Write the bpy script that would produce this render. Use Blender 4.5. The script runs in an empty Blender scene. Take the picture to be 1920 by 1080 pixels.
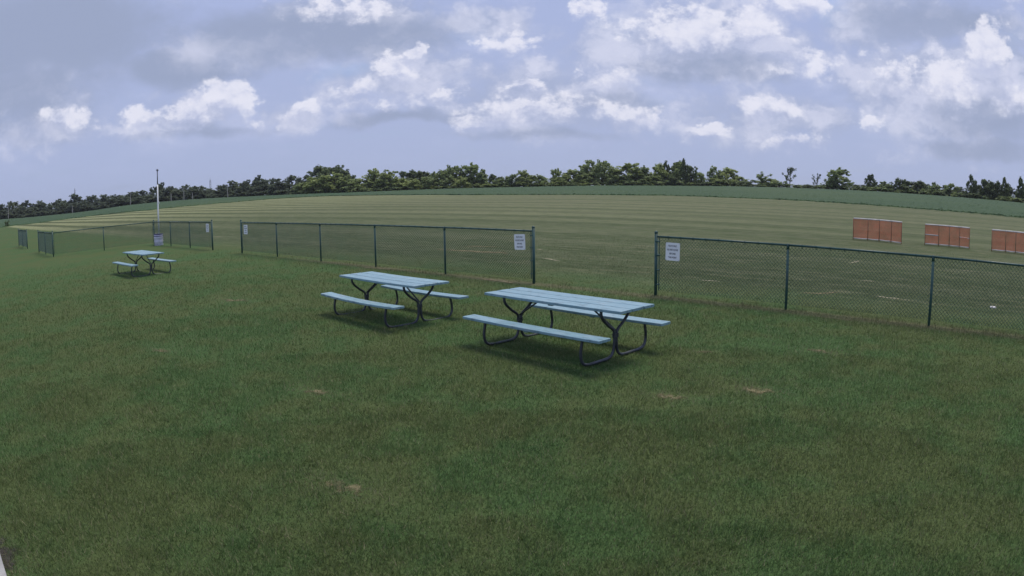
import bpy, math, random
import numpy as np
from mathutils import Vector, Matrix

R = math.radians
SC = bpy.context.scene
COL = SC.collection

# ---------------------------------------------------------------- camera (wide CCTV lens with barrel distortion)
CAM_H = 2.45
PITCH, ROLL = 0.140917, -0.0136
LF, LK = 1258.577, -0.057307            # lens curve r = f (th + k th^3), pixels of a 1920 wide frame
cam_data = bpy.data.cameras.new("camera")
cam_data.type = 'PANO'
cam_data.sensor_width = 36.0
cam_data.sensor_fit = 'HORIZONTAL'
cam_data.panorama_type = 'FISHEYE_LENS_POLYNOMIAL'
cam_data.fisheye_fov = R(140)
cam_data.fisheye_polynomial_k0 = 0.0
cam_data.fisheye_polynomial_k1 = -0.04231770467
cam_data.fisheye_polynomial_k2 = -2.2511397e-05
cam_data.fisheye_polynomial_k3 = -1.66536e-06
cam_data.fisheye_polynomial_k4 = -1.184703e-07
cam_data.clip_start = 0.05
cam_data.clip_end = 12000
cam = bpy.data.objects.new("camera", cam_data)
COL.objects.link(cam)
SC.camera = cam
cp, sp = math.cos(PITCH), math.sin(PITCH)
c_, s_ = math.cos(ROLL), math.sin(ROLL)
fw = Vector((0, cp, -sp)); up0 = Vector((0, sp, cp)); ri0 = Vector((1, 0, 0))
ri = ri0 * c_ + up0 * s_
up = -ri0 * s_ + up0 * c_
m = Matrix((ri, up, -fw)).transposed().to_4x4()
m.translation = Vector((0, 0, CAM_H))
cam.matrix_world = m

SUN_EL, SUN_AZ = 67.0, 40.0             # azimuth clockwise from +Y: high in front of the camera, a little to its right
sun_dir = Vector((math.sin(R(SUN_AZ)) * math.cos(R(SUN_EL)), math.cos(R(SUN_AZ)) * math.cos(R(SUN_EL)), math.sin(R(SUN_EL))))

SC.view_settings.view_transform = 'Standard'
SC.view_settings.look = 'None'
SC.view_settings.gamma = 1.0
SC.view_settings.exposure = 0.18
SC.view_settings.use_curve_mapping = False
SC.cycles.max_bounces = 4
SC.cycles.volume_bounces = 0
SC.cycles.transparent_max_bounces = 12
SC.cycles.use_denoising = True


def ray(px, py):
    """direction seen at a pixel of the 1920x1080 photograph"""
    x, y = px - 960.0, 540.0 - py
    r = math.hypot(x, y) or 1e-6
    th = r / LF
    for _ in range(12):
        th -= (th + LK * th ** 3 - r / LF) / (1 + 3 * LK * th * th)
    a, b, c = math.sin(th) * x / r, math.sin(th) * y / r, math.cos(th)
    return ri * a + up * b + fw * c


def azel(px, py):
    d = ray(px, py)
    return math.atan2(d.x, d.y), math.asin(max(-1, min(1, d.z)))


# ---------------------------------------------------------------- node helper
class NT:
    def __init__(self, tree):
        self.t = tree
        self.n = tree.nodes
        self.l = tree.links

    def node(self, typ, ins=None, **kw):
        nd = self.n.new(typ)
        for k, v in kw.items():
            setattr(nd, k, v)
        for k, v in (ins or {}).items():
            self.put(nd.inputs[k], v)
        return nd

    def put(self, sock, v):
        if isinstance(v, bpy.types.NodeSocket):
            self.l.new(v, sock)
        else:
            sock.default_value = v

    def math(self, op, a, b=None, c=None, clamp=False):
        nd = self.n.new('ShaderNodeMath'); nd.operation = op; nd.use_clamp = clamp
        for i, v in enumerate((a, b, c)):
            if v is not None:
                self.put(nd.inputs[i], v)
        return nd.outputs[0]

    def vec(self, op, a, b=None, scale=None):
        nd = self.n.new('ShaderNodeVectorMath'); nd.operation = op
        self.put(nd.inputs[0], a)
        if b is not None:
            self.put(nd.inputs[1], b)
        if scale is not None:
            self.put(nd.inputs['Scale'], scale)
        return nd.outputs['Value'] if op in ('LENGTH', 'DOT_PRODUCT') else nd.outputs['Vector']

    def noise(self, vec, scale, detail=4.0, rough=0.55, lac=2.0, dist=0.0, col=False):
        nd = self.n.new('ShaderNodeTexNoise')
        if vec is not None:
            self.l.new(vec, nd.inputs['Vector'])
        nd.inputs['Scale'].default_value = scale
        nd.inputs['Detail'].default_value = detail
        nd.inputs['Roughness'].default_value = rough
        nd.inputs['Lacunarity'].default_value = lac
        nd.inputs['Distortion'].default_value = dist
        return nd.outputs['Color' if col else 'Fac']

    def ramp(self, v, a, b, c=0.0, d=1.0, smooth=True):
        nd = self.n.new('ShaderNodeMapRange')
        nd.interpolation_type = 'SMOOTHSTEP' if smooth else 'LINEAR'
        nd.clamp = True if not smooth else nd.clamp
        for i, x in enumerate((v, a, b, c, d)):
            self.put(nd.inputs[i], x)
        return nd.outputs[0]

    def mix(self, f, a, b, mode='MIX'):
        nd = self.n.new('ShaderNodeMix'); nd.data_type = 'RGBA'; nd.blend_type = mode
        self.put(nd.inputs[0], f)
        self.put(nd.inputs[6], a if isinstance(a, bpy.types.NodeSocket) else (*a, 1.0))
        self.put(nd.inputs[7], b if isinstance(b, bpy.types.NodeSocket) else (*b, 1.0))
        return nd.outputs[2]


def new_mat(name):
    mt = bpy.data.materials.new(name)
    mt.use_nodes = True
    t = NT(mt.node_tree)
    bs = mt.node_tree.nodes['Principled BSDF']
    return mt, t, bs


# ---------------------------------------------------------------- sky
world = bpy.data.worlds.new("World")
SC.world = world
world.use_nodes = True
wt = NT(world.node_tree)
for nd in list(wt.n):
    wt.n.remove(nd)
w_out = wt.node('ShaderNodeOutputWorld')
w_bg = wt.node('ShaderNodeBackground', {'Strength': 0.11})
wt.l.new(w_bg.outputs[0], w_out.inputs[0])
sky = wt.node('ShaderNodeTexSky', sky_type='NISHITA', sun_disc=False)
sky.sun_elevation = R(SUN_EL)
sky.sun_rotation = R(SUN_AZ)      # Blender turns the sky's sun clockwise from +Y as well
sky.air_density = 1.0; sky.dust_density = 2.0; sky.ozone_density = 2.0
D0 = wt.node('ShaderNodeTexCoord').outputs['Generated']
D0 = wt.vec('NORMALIZE', D0)
sx = wt.node('ShaderNodeSeparateXYZ', {0: D0})
azn = wt.math('ARCTAN2', sx.outputs[0], sx.outputs[1])
eln = wt.math('ARCSINE', sx.outputs[2])
elc = wt.math('MAXIMUM', eln, 0.0)
AE = wt.node('ShaderNodeCombineXYZ', {0: azn, 1: eln, 2: 0.0}).outputs[0]
# clouds lie on a deck: the farther (lower) they are the flatter they look
den = wt.math('ADD', wt.math('MAXIMUM', sx.outputs[2], 0.0), 0.10)
PL = wt.vec('DIVIDE', D0, wt.node('ShaderNodeCombineXYZ', {0: den, 1: den, 2: 1.0}).outputs[0])
PLn = wt.vec('MULTIPLY', PL, (1, 1, 0))
# warped coordinates, so the outlines billow
aes = wt.vec('MULTIPLY', AE, (1.0, 1.35, 1.0))
wn = wt.noise(aes, 9.0, 6.0, 0.62, col=True)
wn = wt.vec('SUBTRACT', wn, (0.5, 0.5, 0.5))
AEw = wt.vec('ADD', AE, wt.vec('MULTIPLY', wn, (0.10, 0.070, 0.0)))
wn2 = wt.noise(aes, 34.0, 5.0, 0.6, col=True)
wn2 = wt.vec('SUBTRACT', wn2, (0.5, 0.5, 0.5))
AEw = wt.vec('ADD', AEw, wt.vec('MULTIPLY', wn2, (0.030, 0.030, 0.0)))
wn3 = wt.noise(aes, 4.0, 4.0, 0.6, col=True)
AEs = wt.vec('ADD', AE, wt.vec('MULTIPLY', wt.vec('SUBTRACT', wn3, (0.5, 0.5, 0.5)), (0.30, 0.10, 0.0)))


def blobs(coord, items, shift=0.0):
    acc = None
    for (px, py, rx, ry, w) in items:
        a, e = azel(px, py)
        ra, re = rx / 1200.0, ry / 1200.0
        v = wt.vec('SUBTRACT', coord, (a, e - shift * re, 0.0))
        v = wt.vec('MULTIPLY', v, (1 / ra, 1 / re, 0.0))
        ln = wt.vec('LENGTH', v)
        b = wt.math('MULTIPLY_ADD', ln, -w, w)
        acc = b if acc is None else wt.math('MAXIMUM', acc, b)
    return acc


CUM = [(425, 190, 62, 52, 1.0), (352, 215, 62, 40, .9), (285, 218, 62, 30, .8), (570, 215, 48, 26, .85), (128, 228, 62, 26, .75),
       (470, 228, 52, 16, .6), (745, 132, 66, 42, .85), (785, 100, 26, 20, .8), (680, 165, 66, 26, .7), (730, 195, 110, 22, .6),
       (910, 236, 78, 26, 1.1), (825, 180, 60, 18, .6), (985, 160, 32, 18, .9), (950, 85, 80, 40, .6), (1110, 15, 50, 50, .6),
       (1010, 205, 170, 42, .62), (1150, 145, 76, 30, .75), (1160, 215, 110, 30, .6), (1300, 70, 140, 80, .8), (1410, 55, 100, 60, .85),
       (1505, 12, 60, 36, 1.1), (1490, 125, 100, 40, .6), (1440, 208, 74, 36, .9), (1325, 252, 60, 16, .7), (1485, 268, 80, 24, .8),
       (1630, 232, 50, 24, .75), (1855, 100, 56, 66, 1.0), (1790, 150, 80, 80, .65), (1690, 140, 90, 50, .6), (1890, 185, 60, 50, .7),
       (640, 15, 150, 30, .5)]
DARK = [(320, 135, 190, 38, 1.0), (590, 70, 330, 62, 1.1), (90, 60, 330, 110, 1.1), (30, 160, 200, 90, .7), (1330, 130, 160, 34, 1.0), (1860, 215, 150, 46, 1.1),
        (1840, 268, 140, 24, .9), (1150, 190, 130, 18, .6), (1000, 245, 170, 14, .6), (1750, 40, 190, 50, .7), (760, 222, 140, 14, .6),
        (400, 245, 150, 14, .5)]
HOLE = [(1600, 22, 60, 40, 1.0), (1908, 85, 30, 46, 1.0), (655, 142, 90, 24, .7), (900, 60, 90, 60, .6), (1150, 60, 60, 60, .5), (770, 40, 60, 30, .4)]

MASS = [(1300, 85, 330, 120, 1.0), (1000, 190, 300, 90, 1.0), (1750, 165, 300, 130, 1.0), (740, 145, 170, 80, .9), (360, 212, 200, 56, .9), (1450, 225, 240, 70, .9),
        (1680, 60, 220, 70, .9), (930, 40, 180, 60, .8), (640, 20, 240, 46, .9), (1900, 120, 120, 140, 1.0), (100, 220, 160, 60, .6), (450, 105, 180, 46, .8), (60, 190, 120, 70, .5), (570, 215, 80, 34, .7)]
veil_n = wt.noise(PLn, 0.9, 6.0, 0.6)
fine_n = wt.noise(aes, 22.0, 6.0, 0.62)


def puffs(vec, scale):
    """cauliflower billows"""
    nd = wt.node('ShaderNodeTexVoronoi', {'Vector': vec, 'Scale': scale, 'Detail': 3.0, 'Roughness': 0.55, 'Lacunarity': 2.1, 'Smoothness': 0.35}, voronoi_dimensions='3D', feature='SMOOTH_F1', normalize=True)
    return wt.math('SUBTRACT', 1.0, nd.outputs['Distance'])


wpf = wt.vec('ADD', aes, wt.vec('MULTIPLY', wn2, (0.02, 0.02, 0.02)))
puff = puffs(wpf, 30.0)
mid_n = wt.noise(wt.vec('MULTIPLY', AE, (1.0, 2.6, 1.0)), 6.0, 5.0, 0.6)
cum_d = blobs(AEw, CUM)
und_d = blobs(AEw, [(a, b, c, d * 0.85, w) for (a, b, c, d, w) in CUM], shift=0.9)
dark_d = blobs(AEs, DARK)
hole_d = blobs(AEs, HOLE)
# colours are radiances for the 0.1 strength background
K = 10.0
veil_lo = (0.330 * K, 0.385 * K, 0.570 * K)
veil_hi = (0.315 * K, 0.375 * K, 0.595 * K)
base = wt.mix(wt.ramp(elc, 0.02, 0.45), veil_lo, veil_hi)
blue = wt.mix(0.30, sky.outputs[0], (0.16 * K, 0.29 * K, 0.70 * K))
# thin veil everywhere, the Nishita sky shows where it is torn
veil = wt.ramp(veil_n, 0.20, 0.46, 0.62, 1.0)
veil = wt.math('SUBTRACT', veil, wt.math('MULTIPLY', wt.ramp(hole_d, 0.0, 0.7), 0.55), clamp=True)
colr = wt.mix(veil, blue, base)
# soft grey and pale sheets
sheet = wt.ramp(mid_n, 0.46, 0.72, 0.0, 0.55)
sheet = wt.math('MULTIPLY', sheet, wt.ramp(elc, 0.03, 0.16))
colr = wt.mix(sheet, colr, (0.52 * K, 0.555 * K, 0.735 * K))
dk = wt.ramp(wt.math('ADD', dark_d, wt.math('MULTIPLY_ADD', fine_n, 0.6, -0.3)), -0.10, 0.70, 0.0, 0.95)
gen = wt.ramp(veil_n, 0.54, 0.72, 0.0, 0.5)
gen = wt.math('MULTIPLY', gen, wt.ramp(elc, 0.25, 0.5))
dk = wt.math('MAXIMUM', dk, gen)
colr = wt.mix(dk, colr, (0.255 * K, 0.302 * K, 0.440 * K))
# pale masses the heads stand in
mass_d = blobs(AEs, MASS)
billow = wt.noise(wt.vec('MULTIPLY', AEw, (1.0, 1.6, 1.0)), 9.0, 6.0, 0.58)
billow = wt.math('ADD', billow, wt.math('MULTIPLY_ADD', puff, 0.30, -0.22))
ms = wt.math('ADD', mass_d, wt.math('MULTIPLY_ADD', billow, 1.7, -0.85))
mcol = wt.mix(wt.ramp(billow, 0.38, 0.64), (0.310 * K, 0.358 * K, 0.515 * K), (0.540 * K, 0.560 * K, 0.690 * K))
colr = wt.mix(wt.ramp(ms, 0.05, 0.60, 0.0, 0.85), colr, mcol)
colr = wt.mix(wt.math('MULTIPLY', dk, 0.72), colr, (0.265 * K, 0.312 * K, 0.450 * K))
# cumulus heads
al = wt.math('ADD', cum_d, wt.math('MULTIPLY_ADD', fine_n, 1.0, -0.52))
fine2 = wt.noise(aes, 62.0, 5.0, 0.65)
al = wt.math('ADD', al, wt.math('MULTIPLY_ADD', fine2, 0.5, -0.25))
al = wt.math('ADD', al, wt.math('MULTIPLY_ADD', puff, 1.1, -0.80))
soft = wt.ramp(und_d, -0.2, 0.5, 0.36, 0.80)         # crisp heads, soft bases
alpha = wt.ramp(al, 0.0, soft, 0.0, 0.86)
lit = wt.math('MULTIPLY_ADD', wt.math('MAXIMUM', und_d, 0.0), -1.15, 0.72)
lit = wt.math('ADD', lit, wt.math('MULTIPLY_ADD', puff, 2.0, -1.36))
lit = wt.math('ADD', lit, wt.math('MULTIPLY_ADD', fine_n, 1.3, -0.65))
lit = wt.math('ADD', lit, wt.math('MULTIPLY_ADD', fine2, 0.5, -0.25))
lit = wt.ramp(lit, 0.05, 1.0)
cum_c = wt.mix(lit, (0.40 * K, 0.44 * K, 0.61 * K), (0.69 * K, 0.69 * K, 0.775 * K))
colr = wt.mix(alpha, colr, cum_c)
# below the horizon: ground bounce colour
colr = wt.mix(wt.ramp(eln, -0.12, -0.02), (0.9, 1.0, 0.8), colr)
wt.put(w_bg.inputs['Color'], colr)
world.cycles.sampling_method = 'MANUAL'
world.cycles.sample_map_resolution = 512

# ---------------------------------------------------------------- sun (thin cloud in front of it)
sd = bpy.data.lights.new("sun", 'SUN')
sd.energy = 2.4
sd.angle = R(24)
sd.color = (1.0, 0.94, 0.82)
sun = bpy.data.objects.new("sun", sd)
COL.objects.link(sun)
sun.rotation_euler = (-sun_dir).to_track_quat('-Z', 'Y').to_euler()
sun.location = (0, 0, 60)

# ---------------------------------------------------------------- terrain
GX, GY = 0.0031966, 0.0150449
# foot of the tree line along the picture: pixel and distance in metres
BASE = [(-60, 419, 400), (0, 413, 400), (60, 408.5, 400), (125, 402, 400), (172, 396.5, 390), (234, 387, 380), (281, 382, 370), (325, 378, 360), (400, 373, 350),
        (475, 369.5, 340), (560, 366, 300), (650, 363, 290), (760, 358.5, 290), (880, 354.5, 290), (1005, 352, 290), (1105, 350, 290),
        (1230, 350, 290), (1355, 351, 290), (1450, 353, 290), (1556, 357, 280), (1642, 361, 270), (1744, 368, 260), (1845, 376, 250), (1920, 383, 245), (1980, 390, 240)]
_az, _D, _Z = [], [], []
for (px, py, D) in BASE:
    a, e = azel(px, py)
    _az.append(a); _D.append(D); _Z.append(CAM_H + D * math.tan(e))
_az, _D, _Z = np.array(_az), np.array(_D), np.array(_Z)


def terrain(x, y):
    x = np.asarray(x, float); y = np.asarray(y, float)
    d = np.hypot(x, y); az = np.arctan2(x, y)
    D = np.interp(az, _az, _D); Z = np.interp(az, _az, _Z)
    yc = np.where(y > 0, y, 0.15 * y)
    dd = np.minimum(d, D); k = dd / np.maximum(d, 1e-6)
    pl = GX * x * k + GY * yc * k
    plD = GX * np.sin(az) * D + GY * np.where(np.cos(az) > 0, np.cos(az), .15 * np.cos(az)) * D
    t = np.clip((dd - 45) / (D - 45), 0, 1)
    t = t * t * (3 - 2 * t)
    z = pl + (Z - plD) * t
    z = z - np.clip((d - D - 15) * 0.012, 0, 9)
    return z


def tz(x, y):
    return float(terrain(x, y))


def ground(px, py, lift=0.0, far=900.0):
    """first place where the view through a pixel meets the terrain"""
    d = ray(px, py)
    t = np.concatenate([np.arange(2.0, 60, 0.02), np.arange(60, far, 0.25)])
    z = CAM_H + t * d.z - terrain(d.x * t, d.y * t) - lift
    i = np.argmax(z < 0)
    if z[i] >= 0:
        i = len(t) - 1
    return Vector((d.x * t[i], d.y * t[i], float(terrain(d.x * t[i], d.y * t[i]))))


# rows, runway and fences all run the same way
ROW = R(139.9)
DX, DY = math.cos(ROW), math.sin(ROW)
NX, NY = math.sin(ROW), -math.cos(ROW)          # across the rows, away from the camera
U_FENCE = NX * 0.5374 + NY * 16.265


# ---------------------------------------------------------------- mesh helper
class MB:
    def __init__(self):
        self.v = []; self.f = []

    def box(self, c, s, rot=None):
        i = len(self.v)
        for z in (-.5, .5):
            for y in (-.5, .5):
                for x in (-.5, .5):
                    p = Vector((x * s[0], y * s[1], z * s[2]))
                    if rot is not None:
                        p = rot @ p
                    self.v.append(tuple(p + Vector(c)))
        for q in ((0, 2, 3, 1), (4, 5, 7, 6), (0, 1, 5, 4), (2, 6, 7, 3), (0, 4, 6, 2), (1, 3, 7, 5)):
            self.f.append(tuple(i + k for k in q))
        return self

    def bevel_box(self, c, s, b=0.006):
        """box with chamfered long edges and ends (24 verts)"""
        i = len(self.v)
        hx, hy, hz = s[0] / 2, s[1] / 2, s[2] / 2
        prof = [(-hy + b, -hz), (hy - b, -hz), (hy, -hz + b), (hy, hz - b), (hy - b, hz), (-hy + b, hz), (-hy, hz - b), (-hy, -hz + b)]
        for x, k in ((-hx, 0.75), (-hx + b, 1), (hx - b, 1), (hx, 0.75)):
            kk = 1.0 if k == 1 else None
            for (y, z) in prof:
                if kk is None:
                    y = math.copysign(max(abs(y) - b * .5, 0), y); z = math.copysign(max(abs(z) - b * .5, 0), z)
                self.v.append((c[0] + x, c[1] + y, c[2] + z))
        for r in range(3):
            for k in range(8):
                a = i + r * 8 + k; bq = i + r * 8 + (k + 1) % 8
                self.f.append((a, bq, bq + 8, a + 8))
        self.f.append(tuple(i + k for k in range(7, -1, -1)))
        self.f.append(tuple(i + 24 + k for k in range(8)))
        return self

    def plank(self, s, b=0.006, sag=0.0, twist=0.0, n=10):
        """board along X with eased edges; sags in the middle and twists a little"""
        i = len(self.v)
        hx, hy, hz = s[0] / 2, s[1] / 2, s[2] / 2
        prof = [(-hy + b, -hz), (hy - b, -hz), (hy, -hz + b), (hy, hz - b), (hy - b, hz), (-hy + b, hz), (-hy, hz - b), (-hy, -hz + b)]
        xs = [-hx, -hx + b] + [-hx + 2 * hx * k / n for k in range(1, n)] + [hx - b, hx]
        for q, x in enumerate(xs):
            f = x / hx
            dz = -sag * (1 - f * f); tw = twist * f
            k = .97 if q in (0, len(xs) - 1) else 1.0
            for (y, z) in prof:
                self.v.append((x, y * k, z * (k if k == 1 else .85) + dz + tw * y))
        for r in range(len(xs) - 1):
            for k in range(8):
                a = i + r * 8 + k; c = i + r * 8 + (k + 1) % 8
                self.f.append((a, a + 8, c + 8, c))
        self.f.append(tuple(i + k for k in range(8)))
        e = i + (len(xs) - 1) * 8
        self.f.append(tuple(e + k for k in range(7, -1, -1)))
        return self

    def tube(self, pts, r, n=8, caps=True):
        pts = [Vector(p) for p in pts]
        rs = r if isinstance(r, (list, tuple)) else [r] * len(pts)
        i0 = len(self.v)
        prev = None
        for k, p in enumerate(pts):
            if k == 0:
                t = pts[1] - p
            elif k == len(pts) - 1:
                t = p - pts[k - 1]
            else:
                t = (pts[k + 1] - p).normalized() + (p - pts[k - 1]).normalized()
            t.normalize()
            if prev is None:
                a = Vector((0, 0, 1)) if abs(t.z) < .9 else Vector((1, 0, 0))
                u = t.cross(a).normalized()
            else:
                u = (prev - t * prev.dot(t)).normalized()
            prev = u
            w = t.cross(u)
            for j in range(n):
                an = 2 * math.pi * j / n
                self.v.append(tuple(p + (u * math.cos(an) + w * math.sin(an)) * rs[k]))
        for k in range(len(pts) - 1):
            for j in range(n):
                a = i0 + k * n + j; b = i0 + k * n + (j + 1) % n
                self.f.append((a, b, b + n, a + n))
        if caps:
            self.f.append(tuple(i0 + j for j in range(n - 1, -1, -1)))
            e = i0 + (len(pts) - 1) * n
            self.f.append(tuple(e + j for j in range(n)))
        return self

    def lathe(self, prof, c=(0, 0, 0), n=16):
        i0 = len(self.v)
        for (r, z) in prof:
            for j in range(n):
                a = 2 * math.pi * j / n
                self.v.append((c[0] + r * math.cos(a), c[1] + r * math.sin(a), c[2] + z))
        for k in range(len(prof) - 1):
            for j in range(n):
                a = i0 + k * n + j; b = i0 + k * n + (j + 1) % n
                self.f.append((a, b, b + n, a + n))
        self.f.append(tuple(i0 + j for j in range(n - 1, -1, -1)))
        e = i0 + (len(prof) - 1) * n
        self.f.append(tuple(e + j for j in range(n)))
        return self

    def mesh(self, name, mat, smooth=False):
        me = bpy.data.meshes.new(name)
        me.from_pydata(self.v, [], self.f)
        me.materials.append(mat)
        if smooth:
            me.polygons.foreach_set('use_smooth', [True] * len(me.polygons))
        me.update()
        return me

    def build(self, name, mat, parent=None, smooth=False, loc=None):
        return link(name, self.mesh(name, mat, smooth), parent, loc)


def link(name, data, parent=None, loc=None):
    o = bpy.data.objects.new(name, data)
    COL.objects.link(o)
    if parent is not None:
        o.parent = parent
    if loc is not None:
        o.location = loc
    return o


def tag(o, label=None, cat=None, group=None, kind=None):
    if label: o['label'] = label
    if cat: o['category'] = cat
    if group: o['group'] = group
    if kind: o['kind'] = kind
    return o


def thing(name, label, cat, loc=(0, 0, 0), rz=0.0, group=None):
    o = link(name, None, None, loc)
    o.rotation_euler = (0, 0, rz)
    o.empty_display_size = 0.2
    return tag(o, label, cat, group)


def np_mesh(name, verts, faces, mat, smooth=False):
    """verts (n,3), faces (m,k) numpy, all faces with k corners"""
    me = bpy.data.meshes.new(name)
    nv, (nf, k) = len(verts), faces.shape
    me.vertices.add(nv)
    me.vertices.foreach_set('co', np.ascontiguousarray(verts, np.float32).ravel())
    me.loops.add(nf * k)
    me.loops.foreach_set('vertex_index', np.ascontiguousarray(faces, np.int32).ravel())
    me.polygons.add(nf)
    me.polygons.foreach_set('loop_start', np.arange(0, nf * k, k, dtype=np.int32))
    me.polygons.foreach_set('use_smooth', np.full(nf, smooth))
    me.materials.append(mat)
    me.update(calc_edges=True)
    return me


# ---------------------------------------------------------------- grass colours (shared by the soil sheet and the blades)
def grass_colour(t):
    pos = t.node('ShaderNodeNewGeometry').outputs['Position']
    pos = t.vec('MULTIPLY', pos, (1, 1, 0))
    u = t.vec('DOT_PRODUCT', pos, (NX, NY, 0))
    al = t.vec('DOT_PRODUCT', pos, (DX, DY, 0))
    # lawn
    n1 = t.noise(pos, 0.33, 4, 0.6)
    n2 = t.noise(pos, 1.3, 5, 0.62)
    n3 = t.noise(pos, 9.0, 3, 0.6)
    lush = t.ramp(t.math('ADD', t.math('MULTIPLY', n1, 0.6), t.math('MULTIPLY', n2, 0.4)), 0.42, 0.60)
    lawn = t.mix(lush, (0.118, 0.160, 0.052), (0.082, 0.166, 0.050))
    dry = t.ramp(t.math('ADD', t.math('MULTIPLY', n2, 0.7), t.math('MULTIPLY', n3, 0.3)), 0.58, 0.74, 0.0, 0.55)
    lawn = t.mix(dry, lawn, (0.170, 0.155, 0.075))
    # mown field: swaths of bleached cuttings along the rows
    rc = t.node('ShaderNodeCombineXYZ', {0: t.math('MULTIPLY', al, 0.035), 1: u, 2: 0.0}).outputs[0]
    s1 = t.noise(rc, 0.11, 3, 0.6)
    s2 = t.noise(rc, 0.34, 4, 0.6)
    rc2 = t.node('ShaderNodeCombineXYZ', {0: t.math('MULTIPLY', al, 0.22), 1: u, 2: 3.3}).outputs[0]
    s3 = t.noise(rc2, 1.5, 4, 0.65)
    far = t.ramp(u, 18.0, 60.0)
    st = t.math('ADD', t.math('ADD', t.math('MULTIPLY', s1, 0.35), t.math('MULTIPLY', s2, 0.40)), t.math('MULTIPLY', s3, 0.25))
    st = t.math('ADD', st, t.math('MULTIPLY_ADD', far, 0.085, -0.045))
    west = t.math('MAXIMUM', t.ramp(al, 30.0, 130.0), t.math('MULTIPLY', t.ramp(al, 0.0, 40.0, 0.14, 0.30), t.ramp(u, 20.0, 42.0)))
    field = t.mix(t.ramp(st, 0.42, 0.56), (0.070, 0.094, 0.040), (0.124, 0.138, 0.074))
    field = t.mix(t.ramp(st, 0.56, 0.66), field, (0.205, 0.200, 0.118))
    # mown swaths; the sun patch at far left is painted into their pale green-yellow
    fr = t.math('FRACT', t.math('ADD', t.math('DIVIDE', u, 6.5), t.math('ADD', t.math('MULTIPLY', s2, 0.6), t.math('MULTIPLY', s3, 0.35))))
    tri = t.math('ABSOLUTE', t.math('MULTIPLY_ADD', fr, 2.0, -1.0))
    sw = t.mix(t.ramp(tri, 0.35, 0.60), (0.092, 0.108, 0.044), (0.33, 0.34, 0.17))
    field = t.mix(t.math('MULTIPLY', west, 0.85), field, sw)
    rc4 = t.node('ShaderNodeCombineXYZ', {0: t.math('MULTIPLY', al, 0.28), 1: u, 2: 7.7}).outputs[0]
    m1 = t.noise(rc4, 2.6, 5, 0.7)
    m2 = t.noise(pos, 0.55, 5, 0.65)
    field = t.mix(t.ramp(m1, 0.50, 0.66, 0.0, 0.60), field, (0.190, 0.186, 0.106))
    field = t.mix(t.ramp(m1, 0.50, 0.34, 0.0, 0.60), field, (0.052, 0.070, 0.030))
    field = t.mix(t.ramp(m2, 0.52, 0.68, 0.0, 0.45), field, (0.080, 0.112, 0.042))
    lim = t.math('ADD', u, t.math('MULTIPLY_ADD', n2, 1.6, -0.8))
    f_mix = t.ramp(lim, U_FENCE - 0.3, U_FENCE + 3.5)
    col = t.mix(f_mix, lawn, field)
    # worn, sprayed strip under the fence
    strip = t.math('ABSOLUTE', t.math('SUBTRACT', u, U_FENCE - 0.05))
    strip = t.math('SUBTRACT', 1.0, t.ramp(t.math('ADD', strip, t.math('MULTIPLY_ADD', n3, 0.45, -0.2)), 0.10, 0.38))
    strip = t.math('MULTIPLY', strip, t.ramp(al, 18.0, 23.0, 0.68, 0.0))
    col = t.mix(strip, col, (0.18, 0.155, 0.09))
    return col, pos, f_mix


gm, gt, gb = new_mat("soil_and_turf")
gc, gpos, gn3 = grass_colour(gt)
fine = gt.noise(gpos, 38.0, 4, 0.7)
gc = gt.mix(gt.ramp(fine, 0.30, 0.70), gt.mix(gt.ramp(gn3, 0.0, 1.0, 0.65, 0.40), gc, (0.035, 0.04, 0.02)), gt.mix(gt.ramp(gn3, 0.0, 1.0, 0.28, 0.0), gc, (0.04, 0.05, 0.022)))
gb.inputs['Roughness'].default_value = 0.95
gb.inputs['Specular IOR Level'].default_value = 0.1
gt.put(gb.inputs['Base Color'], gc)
bmp = gt.node('ShaderNodeBump', {'Strength': 0.7, 'Distance': 0.03})
gt.put(bmp.inputs['Height'], gt.noise(gpos, 14.0, 6, 0.7))
gt.put(gb.inputs['Normal'], bmp.outputs[0])

# ground: one sheet out to the horizon
rings = np.concatenate([[0.0], np.geomspace(0.6, 40, 70), np.linspace(42, 480, 150), np.geomspace(500, 9000, 40)])
nA = 480
angs = np.linspace(-math.pi, math.pi, nA, endpoint=False)
RR, AA = np.meshgrid(rings[1:], angs, indexing='ij')
gx_, gy_ = RR * np.sin(AA), RR * np.cos(AA)
gz_ = terrain(gx_, gy_)
gv = np.vstack([[[0, 0, tz(0, 0)]], np.c_[gx_.ravel(), gy_.ravel(), gz_.ravel()]])
nR = len(rings) - 1
ii, jj = np.meshgrid(np.arange(nR - 1), np.arange(nA), indexing='ij')
a = 1 + ii * nA + jj; b = 1 + ii * nA + (jj + 1) % nA
q = np.stack([a, a + nA, b + nA, b], -1).reshape(-1, 4)
j = np.arange(nA)
cap = np.stack([np.zeros(nA, int), 1 + j, 1 + (j + 1) % nA, np.zeros(nA, int)], -1)
gme = bpy.data.meshes.new("ground")
gme.from_pydata(gv.tolist(), [], [tuple(r[::-1]) for r in q.tolist()] + [(0, 1 + (k + 1) % nA, 1 + k) for k in range(nA)])
gme.materials.append(gm)
gme.polygons.foreach_set('use_smooth', [True] * len(gme.polygons))
gme.update()
if gme.polygons[0].normal.z < 0:
    gme.flip_normals()
tag(link("ground", gme), kind='structure')

# ---------------------------------------------------------------- materials for things


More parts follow.
